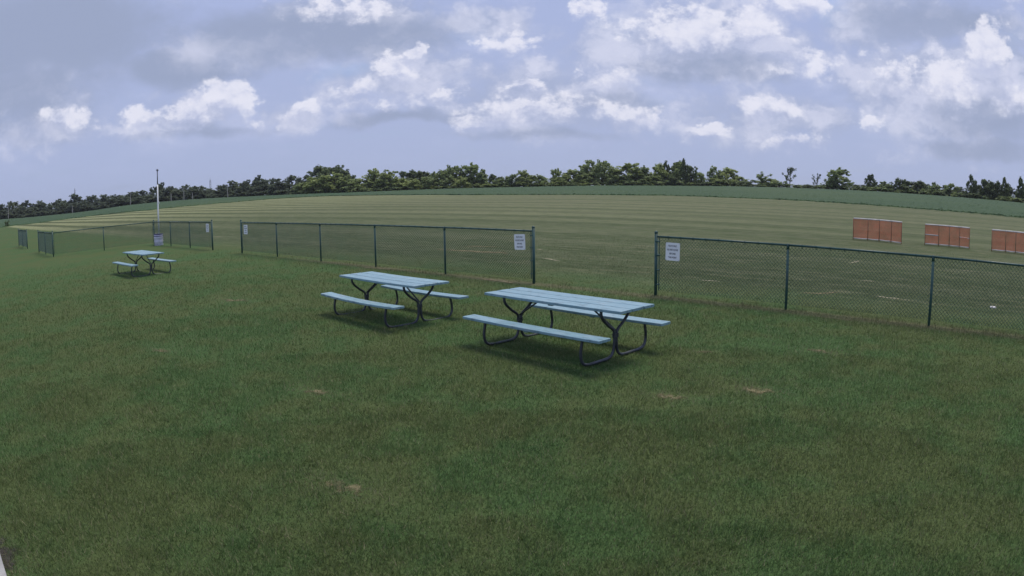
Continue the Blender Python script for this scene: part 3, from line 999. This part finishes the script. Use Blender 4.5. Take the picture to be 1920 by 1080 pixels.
# ---------------------------------------------------------------- signs on the fences
SIGN_LINES = ["PILOTS ONLY", "NO SPECTATORS", "BEYOND", "THIS POINT"]


def text_mesh(s, width, height):
    cu = bpy.data.curves.new("txt", 'FONT')
    cu.body = s; cu.align_x = 'CENTER'; cu.align_y = 'CENTER'; cu.size = 0.1; cu.offset = 0.0016; cu.resolution_u = 2
    ob = bpy.data.objects.new("txt", cu)
    COL.objects.link(ob)
    dg = bpy.context.evaluated_depsgraph_get()
    me = bpy.data.meshes.new_from_object(ob.evaluated_get(dg))
    bpy.data.objects.remove(ob)
    co = np.zeros(len(me.vertices) * 3, np.float32); me.vertices.foreach_get('co', co); co = co.reshape(-1, 3)
    mn, mx = co.min(0), co.max(0)
    co[:, 0] = (co[:, 0] - (mn[0] + mx[0]) / 2) / (mx[0] - mn[0]) * width
    co[:, 1] = (co[:, 1] - (mn[1] + mx[1]) / 2) / (mx[1] - mn[1]) * height
    out = np.c_[co[:, 0], np.zeros(len(co)), co[:, 1]]
    me.vertices.foreach_set('co', out.astype(np.float32).ravel())
    me.materials.clear(); me.materials.append(M_ink)
    me.update()
    return me


TXT = [text_mesh(s, w, .040) for s, w in zip(SIGN_LINES, (.205, .265, .15, .205))]
TXT[1].name = 'lettering'


def sign(P, Q, s, zc, label, W=.345, Hs=.385, roll=0.0):
    d = Q - P; L = math.hypot(d.x, d.y)
    ux, uy = d.x / L, d.y / L
    c = P + d * (s / L)
    # face the camera side
    nx, ny = uy, -ux
    if nx * (-c.x) + ny * (-c.y) < 0:
        nx, ny = -nx, -ny
    rz = math.atan2(nx, -ny)          # local -Y looks along (nx, ny)
    o = thing('fence_sign', label, 'sign', (c.x + nx * .016, c.y + ny * .016, c.z + zc), rz)
    o.rotation_euler = (0, roll, rz)
    mb = MB()
    # plate with rounded corners
    rr = .022; prof = []
    for (cx, cz, a0) in ((W / 2 - rr, Hs / 2 - rr, 0), (-W / 2 + rr, Hs / 2 - rr, 90), (-W / 2 + rr, -Hs / 2 + rr, 180), (W / 2 - rr, -Hs / 2 + rr, 270)):
        for k in range(4):
            prof.append((cx + rr * math.cos(R(a0 + k * 30)), cz + rr * math.sin(R(a0 + k * 30))))
    n = len(prof)
    for y in (-.003, .003):
        for (x, z) in prof:
            mb.v.append((x, y, z))
    mb.f.append(tuple(range(n))); mb.f.append(tuple(range(2 * n - 1, n - 1, -1)))
    for k in range(n):
        mb.f.append((k, k + n, (k + 1) % n + n, (k + 1) % n))
    plate = mb.build('plate', M_white, o)
    for k, me in enumerate(TXT):
        t = link('lettering', me, o, (0, -.0055, Hs / 2 - .070 - k * .082))
    for sx_ in (-1, 1):
        for sz_ in (-1, 1):
            MB().lathe([(.006, 0), (.006, .003), (.002, .005)], (0, 0, 0), 6).build('screw', M_pipe, o, loc=(sx_ * (W / 2 - .018), -.003, sz_ * (Hs / 2 - .018))).rotation_euler = (R(90), 0, 0)
    return o


sign(f2[0], f2[1], .42, 1.00, 'white notice at the near end post of the five bay fence', roll=R(-2))
sign(f2[5], f2[4], .46, 1.00, 'white notice at the far end post of the five bay fence')
sign(f3[0], f3[1], .42, .98, 'white notice on the fence in front of the orange barriers', roll=R(1))
sign(f1[0], f1[1], .50, 1.02, 'white notice on the corner fence by the white drum')

# ---------------------------------------------------------------- picnic tables
TL, TW = 2.50, 0.80
def smooth_path(pts, n=5):
    """Catmull-Rom through the points"""
    P = [Vector(p) for p in pts]
    P = [P[0] * 2 - P[1]] + P + [P[-1] * 2 - P[-2]]
    out = []
    for i in range(1, len(P) - 2):
        for k in range(n):
            t = k / n
            p0, p1, p2, p3 = P[i - 1], P[i], P[i + 1], P[i + 2]
            out.append(0.5 * ((2 * p1) + (p2 - p0) * t + (2 * p0 - 5 * p1 + 4 * p2 - p3) * t * t + (3 * p1 - p0 - 3 * p2 + p3) * t ** 3))
    out.append(P[-2])
    return out


def make_table(label, loc, rz, TL=2.50, sag=.006):
    o = thing('picnic_table', label, 'picnic table', loc, rz)
    pw = (TW - .044) / 3
    for k in (-1, 0, 1):
        MB().plank((TL, pw, .040), .005, sag * .4 + TR.uniform(0, .003), TR.uniform(-.012, .012)).build('top_plank', M_plank, o, loc=(TR.uniform(-.004, .004), k * (pw + .022), .741))
    for s in (-1, 1):
        MB().plank((TL, .245, .040), .005, sag + TR.uniform(0, .004), TR.uniform(-.015, .015)).build('seat_plank', M_plank, o, loc=(TR.uniform(-.006, .006), s * .735, .425))
    pr = .0215
    for sx_ in (-1, 1):
        x = sx_ * (TL / 2 - .38)
        for s in (-1, 1):
            path = [(0, .335, .712), (0, .330, .655), (0, .285, .585), (0, .170, .490), (0, .062, .420), (0, .026, .350), (0, .026, .215), (0, .040, .125), (0, .090, .055), (0, .190, .024),
                    (0, .420, .022), (0, .600, .024), (0, .700, .050), (0, .752, .120), (0, .762, .215), (0, .745, .310), (0, .725, .392)]
            MB().tube(smooth_path([(p[0], p[1] * s, p[2]) for p in path], 4), pr, 10).build('leg', M_pipe, o, True, loc=(x, 0, 0))
            MB().box((0, 0, 0), (.05, .20, .008)).build('seat_bracket', M_pipe, o, loc=(x, s * .735, .399))
        MB().box((0, 0, 0), (.05, .70, .010)).build('top_bracket', M_pipe, o, loc=(x, 0, .714))
        MB().box((0, 0, 0), (.050, .085, .06)).build('weld_plate', M_pipe, o, loc=(x, 0, .33))
        xb = sx_ * (TL / 2 - .38 - .50)
        MB().tube([(x, 0, .40), (xb, 0, .712)], .013, 8).build('brace', M_pipe, o, True)
    MB().box((0, 0, 0), (.075, .66, .032)).build('top_cleat', M_plank, o, loc=(0, 0, .703))
    for s in (-1, 1):
        MB().box((0, 0, 0), (.075, .20, .026)).build('seat_cleat', M_plank, o, loc=(0, s * .735, .390))
    return o


# the three tables: centre and heading from the corners of their tops in the photograph
make_table('picnic table of blue-green planks, its bent pipe legs showing, closest to the fence opening', gpt(.775, 9.74), R(-45.5), 2.64)
make_table('middle picnic table of blue-green planks in front of the five bay fence', gpt(-2.29, 12.43) - Vector((0, 0, .03)), R(-44.8), 2.52, .022)
make_table('small looking picnic table standing off alone near the corner fence', gpt(-12.78, 20.35) - Vector((0, 0, .035)), R(-39.0))

# ---------------------------------------------------------------- drum and white pole by the fence corner
g = ground(298, 460)
o = thing('waste_drum', 'white plastic drum with a dark rim at the fence corner', 'drum', (g.x, g.y, g.z))
MB().lathe([(.24, -.02), (.262, .02), (.268, .2), (.276, .215), (.268, .235), (.272, .42), (.280, .435), (.272, .455), (.275, .60), (.25, .60), (.245, .30)], n=24).build('body', M_drum, o, True)
MB().lathe([(.279, .585), (.284, .60), (.284, .632), (.262, .64), (.25, .60)], n=24).build('rim', M_drumband, o, True)
MB().lathe([(.2735, .49), (.2765, .495), (.2765, .535), (.2735, .54)], n=24).build('band', M_drumband, o, True)
g = ground(299, 455)
D = math.hypot(g.x, g.y)
h = CAM_H + D * math.tan(azel(293, 319)[1]) - g.z
o = thing('flag_pole', 'slender white pole with a thinner grey top behind the white drum', 'pole', (g.x, g.y, g.z))
MB().tube([(0, 0, -.2), (0, 0, h * .80)], [.050, .040], 12).build('shaft', M_polewhite, o, True)
MB().tube([(0, 0, h * .80), (0, 0, h - .06)], [.036, .032], 10).build('upper_shaft', M_polegrey, o, True)
MB().lathe([(.03, h - .07), (.075, h - .035), (.08, h), (.05, h + .05), (.01, h + .065)], n=10).build('finial', M_polegrey, o, True)
MB().box((.07, -.02, h * .55), (.05, .04, .14)).build('cleat', M_polewhite, o)

# ---------------------------------------------------------------- orange safety barriers


def barrier(label, A, B, H, fr, mids, sag):
    """A,B: ground ends; fr: fractions of the uprights; mids: bays with a middle rail"""
    o = thing('safety_barrier', label, 'barrier', A)
    d = B - A
    nrm = Vector((-d.y, d.x, 0)).normalized()
    if nrm.dot(A) < 0:
        nrm = -nrm

    def at(f, z):
        p = d * f + nrm * (sag * 4 * f * (1 - f))
        p.z = tz(A.x + p.x, A.y + p.y) - A.z + z
        return p
    zb, zt = .07, H
    for f in fr:
        MB().tube([at(f, -.25) - nrm * .035, at(f, zt - .03) - nrm * .035], .016, 8).build('upright', M_stake, o, True)
    for i in range(len(fr) - 1):
        fa_, fb_ = fr[i], fr[i + 1]
        MB().tube([at(fa_, zt), at((fa_ + fb_) / 2, zt), at(fb_, zt)], .034, 8).build('top_rail', M_pvc, o, True)
        MB().tube([at(fa_, zb), at((fa_ + fb_) / 2, zb - .01), at(fb_, zb)], .026, 8).build('bottom_rail', M_pvc, o, True)
        if i in mids:
            MB().tube([at(fa_, H * .52), at(fb_, H * .50)], .026, 8).build('middle_rail', M_pvc, o, True)
        # netting: woven plastic strands
        mb = MB()
        L = (at(fb_, 0) - at(fa_, 0)).length
        nxs = int(L / .055); nz = int((zt - zb) / .05)
        off = -nrm * .012
        bul = TR.uniform(-.03, .03)

        def np_(f, z):
            q = (f - fa_) / (fb_ - fa_)
            return at(f, z) + off + nrm * bul * 16 * q * (1 - q) * (z - zb) * (zt - z) / (zt - zb) ** 2
        for k in range(nxs + 1):
            f = fa_ + (fb_ - fa_) * k / nxs
            w = (fb_ - fa_) / nxs * .22
            i0 = len(mb.v)
            for q in range(5):
                z = zb + (zt - zb) * q / 4
                mb.v += [tuple(np_(f - w, z)), tuple(np_(f + w, z))]
            for q in range(4):
                mb.f.append((i0 + q * 2, i0 + q * 2 + 1, i0 + q * 2 + 3, i0 + q * 2 + 2))
        for k in range(nz + 1):
            z = zb + (zt - zb) * k / nz
            i0 = len(mb.v)
            for q in range(5):
                f = fa_ + (fb_ - fa_) * q / 4
                mb.v += [tuple(np_(f, z - .011) - nrm * .004), tuple(np_(f, z + .011) - nrm * .004)]
            for q in range(4):
                mb.f.append((i0 + q * 2, i0 + q * 2 + 1, i0 + q * 2 + 3, i0 + q * 2 + 2))
        mb.build('netting', M_net, o)['kind'] = 'stuff'
    return o


bA, bB = ground(1600, 449), ground(1690, 458)
barrier('orange netting barrier on white pipe, its four panels without middle rails', bA, bB, 1.02, [0, .27, .5, .76, 1], (), .30)
bA, bB = ground(1734, 459.5), ground(1817, 467)
barrier('orange netting barrier with a middle rail in each end panel', bA, bB, 0.97, [0, .30, .54, .77, 1], (0, 3), .22)
bA = ground(1859, 471); dv = (bB - ground(1734, 459.5)); bB = bA + Vector((1.75, -1.75, 0)); bB.z = tz(bB.x, bB.y)
barrier('orange netting barrier cut by the picture edge, three plain panels beside the railed one', bA, bB, 0.98, [0, .30, .52, .78, 1], (), .22)

# ---------------------------------------------------------------- small things on the ground
g = ground(1862, 577)
o = thing('marker_disc', 'small white disc lying in the grass behind the right fence', 'marker', g)
MB().lathe([(.085, -.02), (.09, .015), (.075, .028), (.03, .034), (.005, .035)], n=18).build('disc', M_pvc, o, True)
MB().lathe([(.012, .03), (.013, .045), (.004, .048)], n=8).build('peg', M_pipe, o, True)

# corner of a concrete pad beside the wall the camera looks from
g1, g2 = ground(13, 1079), ground(0, 1036)
dv = (g2 - g1); dv.z = 0; dv.normalize(); nv = Vector((-dv.y, dv.x, 0))
if nv.x > 0: nv = -nv
g1, g2 = g1 - dv * 4.0, g2 + dv * .02
mb = MB()
cor = [g1, g2, g2 + nv * 2.5, g1 + nv * 2.5]
for zz in (-.06, .07):
    for p in cor:
        mb.v.append((p.x, p.y, tz(p.x, p.y) + zz))
mb.f += [(3, 2, 1, 0), (4, 5, 6, 7), (0, 1, 5, 4), (1, 2, 6, 5), (2, 3, 7, 6), (3, 0, 4, 7)]
tag(mb.build('concrete_pad', M_conc), kind='structure')

# bare and bleached patches: thin irregular sheets of dead grass and soil
def fray(mt):
    """torn edges: the sheet thins out where its 'core' attribute meets the noise"""
    t = NT(mt.node_tree)
    bs = mt.node_tree.nodes['Principled BSDF']
    core = t.node('ShaderNodeAttribute', attribute_name='core').outputs['Fac']
    tc = t.node('ShaderNodeTexCoord').outputs['Object']
    n = t.math('ADD', t.math('MULTIPLY', t.noise(tc, 7.0, 5, .7), .6), t.math('MULTIPLY', t.noise(tc, 30.0, 4, .7), .4))
    f = t.ramp(t.math('ADD', core, t.math('MULTIPLY_ADD', n, 2.2, -1.30)), 0.05, 0.70)
    tp = t.node('ShaderNodeBsdfTransparent')
    mx = t.node('ShaderNodeMixShader', {0: f, 1: tp.outputs[0], 2: bs.outputs[0]})
    t.l.new(mx.outputs[0], t.n['Material Output'].inputs['Surface'])
    return mt


M_dead = simple_mat("dead_grass", (0.185, 0.160, 0.088), 0.95, 0.1, var=0.35, scale=6, bump=0.6, bscale=50, dirt=(0.12, 0.11, 0.06), coord='Object')
M_soil = simple_mat("bare_soil", (0.055, 0.050, 0.045), 0.95, 0.1, var=0.3, scale=8, bump=0.6, bscale=40, coord='Object')
M_straw = simple_mat("bleached_straw", (0.34, 0.31, 0.21), 0.95, 0.1, var=0.3, scale=3, coord='Object')
for mt in (M_dead, M_soil, M_straw):
    fray(mt)
PATCH = []


def patch(px0, py0, px1, py1, width, mt, seed):
    width *= 1.45 if mt is M_straw else 1.25
    A, B = ground(px0, py0), ground(px1, py1)
    d = B - A; d.z = 0
    L = d.length or .1
    d.normalize(); nv = Vector((-d.y, d.x, 0))
    rg = random.Random(seed)
    mb = MB()
    n = max(10, int(L / .25)); n = min(n, 40)
    top, bot, mid = [], [], []
    for k in range(n + 1):
        f = k / n
        e = math.sin(math.pi * f) ** .5 * (0.6 + .4 * rg.random()) + .02
        c = A + d * (L * f) + nv * rg.uniform(-.12, .12) * width
        for lst, s in ((top, 1), (bot, -1)):
            p = c + nv * s * width / 2 * e * rg.uniform(.7, 1.15)
            p.z = tz(p.x, p.y) + .005
            lst.append(tuple(p))
        mid.append((c.x, c.y, tz(c.x, c.y) + .005))
    mb.v = top + mid + bot
    for k in range(n):
        mb.f.append((k, n + 1 + k, n + 2 + k, k + 1))
        mb.f.append((n + 1 + k, 2 * n + 2 + k, 2 * n + 3 + k, n + 2 + k))
    po = tag(mb.build('dry_patch', mt), kind='structure')
    ca = po.data.attributes.new('core', 'FLOAT', 'POINT')
    amp = .75 if NX * A.x + NY * A.y < U_FENCE - .6 and mt is M_dead else 1.0
    ca.data.foreach_set('value', [0.0] * (n + 1) + [amp * min(1, 3 * k / n, 3 * (1 - k / n)) for k in range(n + 1)] + [0.0] * (n + 1))
    PATCH.append((A.x, A.y, B.x, B.y, width * .8))


for k, (x0, y0, x1, y1, w, mt) in enumerate([
        (1365, 726, 1475, 738, .42, M_dead), (1215, 740, 1300, 750, .40, M_dead), (560, 730, 630, 741, .36, M_dead), (1295, 661, 1345, 660, .22, M_dead), (590, 900, 700, 930, .42, M_dead), (1500, 655, 1570, 664, .4, M_dead), (280, 655, 330, 662, .35, M_dead), (400, 560, 480, 566, .5, M_dead),
        (1485, 551, 1600, 548, .42, M_dead), (1618, 552.5, 1714, 564, .14, M_straw), (1301, 524.5, 1362, 529, .12, M_straw), (1605, 525, 1650, 529, .16, M_straw),
        (1586, 495, 1618, 488, .16, M_straw), (1487, 459, 1562, 465.5, .55, M_straw), (1755, 481, 1838, 494, .30, M_straw), (1838, 487, 1925, 499, .30, M_straw),
        (790, 466, 1000, 478, .9, M_dead), (850, 461, 960, 464, .5, M_dead), (1003, 467.5, 1020, 468, .3, M_straw), (1005, 482, 1062, 492, .15, M_straw),
        (1780, 505, 1842, 511, .12, M_straw), (-40, 1000, 40, 1085, .50, M_soil),
        (660, 500, 760, 507, .35, M_dead), (870, 520, 1000, 534, .45, M_dead), (1500, 590, 1640, 606, .12, M_dead)]):
    patch(x0, y0, x1, y1, w, mt, 40 + k)

# ---------------------------------------------------------------- grass blades
M_blade, t, bs = new_mat("grass_blades")
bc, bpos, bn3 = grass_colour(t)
rnd = t.node('ShaderNodeAttribute', attribute_name='rnd').outputs['Fac']
bc = t.mix(t.ramp(rnd, 0.0, 0.9, 0.0, 1.0), t.mix(0.36, bc, (0.030, 0.050, 0.015)), t.mix(0.35, bc, (0.20, 0.24, 0.10)))
bc = t.mix(t.ramp(rnd, 0.90, 0.97, 0.0, 0.85), bc, (0.30, 0.26, 0.16))
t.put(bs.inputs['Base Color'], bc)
bs.inputs['Roughness'].default_value = 0.6
bs.inputs['Specular IOR Level'].default_value = 0.25
tr = t.node('ShaderNodeBsdfTranslucent'); t.put(tr.inputs['Color'], bc)
mx = t.node('ShaderNodeMixShader', {0: 0.25, 1: bs.outputs[0], 2: tr.outputs[0]})
t.l.new(mx.outputs[0], t.n['Material Output'].inputs['Surface'])

rng = np.random.default_rng(3)
bands = [(2.2, 4.5, 11000), (4.5, 7, 7000), (7, 10, 3600), (10, 14, 1800), (14, 20, 1000), (20, 34, 600)]
PX, PY, PS = [], [], []
for (r0, r1, dens) in bands:
    half = R(58)
    area = half * (r1 * r1 - r0 * r0)
    n = int(area * dens)
    r = np.sqrt(rng.uniform(r0 * r0, r1 * r1, n)); a = rng.uniform(-half, half, n)
    PX.append(r * np.sin(a)); PY.append(r * np.cos(a))
    PS.append(np.full(n, 1.0) * (dens / 11000.0) ** -0.22)
PX, PY, PS = map(np.concatenate, (PX, PY, PS))
# thin the turf on worn patches and under the fence
pr_ = np.hypot(PX, PY)
keep = rng.random(len(PX)) > np.clip((pr_ - 13) / 20, 0, 1)
dryf = np.zeros(len(PX))
for (ax, ay, bx_, by_, w) in PATCH:
    dx, dy = bx_ - ax, by_ - ay
    L2 = dx * dx + dy * dy
    f = np.clip(((PX - ax) * dx + (PY - ay) * dy) / L2, 0, 1)
    dist = np.hypot(PX - ax - f * dx, PY - ay - f * dy) / (w / 2)
    lawn_p = NX * ax + NY * ay < U_FENCE - .6 and math.hypot(ax, ay) > 5.2
    inside = dist < (np.abs(rng.normal(0, .75, len(PX))) if lawn_p else rng.uniform(0.5, 1.1, len(PX)))
    keep &= ~(inside & (rng.random(len(PX)) < (.30 if lawn_p else .9)))
    dryf = np.maximum(dryf, np.where(inside, 1.0, 0.0))
uu = NX * PX + NY * PY
strip = np.abs(uu - U_FENCE) < .16
keep &= ~(strip & (rng.random(len(PX)) < .35))
PX, PY, PS, dryf = PX[keep], PY[keep], PS[keep], dryf[keep]
n = len(PX)
print("blades", n)
PZ = terrain(PX, PY)
# clumping of height by a cheap value noise
cell = 0.35
hx = np.sin(np.floor(PX / cell) * 12.9898 + np.floor(PY / cell) * 78.233) * 43758.5453
clump = hx - np.floor(hx)
hgt = rng.gamma(6, 1 / 6, n) * 0.036 * (0.75 + 0.5 * clump)
hgt *= PS ** 0.5 * np.where(NX * PX + NY * PY > U_FENCE + .3, .55, 1.0)
cf = np.sin(np.floor((DX * PX + DY * PY) / .22) * 91.7) * 43758.5453
tuft = (np.abs(NX * PX + NY * PY - U_FENCE) < .11) & ((cf - np.floor(cf)) < .45)
hgt = np.where(tuft, hgt * rng.uniform(1.2, 2.6, n), hgt)
ang = rng.uniform(0, 2 * math.pi, n); lean = rng.uniform(.2, 1.15, n)
wid = rng.uniform(.0028, .0055, n) * PS * 1.25
face = rng.uniform(0, 2 * math.pi, n)
wx, wy = np.cos(face) * wid / 2, np.sin(face) * wid / 2
tx, ty, tzp = np.cos(ang) * np.sin(lean) * hgt, np.sin(ang) * np.sin(lean) * hgt, np.cos(lean) * hgt
V = np.empty((n, 3, 3), np.float32)
V[:, 0] = np.c_[PX - wx, PY - wy, PZ - .004]
V[:, 1] = np.c_[PX + wx, PY + wy, PZ - .004]
V[:, 2] = np.c_[PX + tx, PY + ty, PZ + tzp]
me = np_mesh("lawn_grass", V.reshape(-1, 3), np.arange(n * 3).reshape(-1, 3), M_blade)
at = me.attributes.new('rnd', 'FLOAT', 'FACE')
def cells(c, k):
    v = np.sin(np.floor(PX / c + .3 * np.sin(PY / c * .7)) * 12.9898 + np.floor(PY / c + .3 * np.sin(PX / c * .6)) * 78.233 + k) * 43758.5453
    return v - np.floor(v)


rv = np.where(rng.random(n) < .93, .9 * np.clip(.38 * cells(.045, 1.7) + .24 * cells(.13, 4.1) + .38 * rng.uniform(0, 1, n), 0, 1), rng.uniform(.9, 1, n))
rv = np.clip((rv - .45) * 1.5 + .45, 0, 1) * np.where(rv > .9, 1, .9)
rv = np.where((dryf > 0) & (rng.random(n) < .62), rng.uniform(.93, 1, n), rv)
at.data.foreach_set('value', rv.astype(np.float32))
tag(link("lawn_grass", me), 'short mown green grass blades covering the lawn', 'grass', kind='stuff')

# ---------------------------------------------------------------- summer haze in the air
hm = bpy.data.materials.new("haze_air")
hm.use_nodes = True
ht = NT(hm.node_tree)
ht.n.remove(ht.n['Principled BSDF'])
pv = ht.node('ShaderNodeVolumePrincipled', {'Density': 0.00011, 'Anisotropy': 0.2})
pv.inputs['Color'].default_value = (0.86, 0.91, 1.0, 1)
ht.l.new(pv.outputs[0], ht.n['Material Output'].inputs['Volume'])
hb = MB().box((0, 0, 60), (19000, 19000, 170)).build('haze', hm)
tag(hb, 'thin bluish summer haze lying over the whole field', 'haze', kind='stuff')
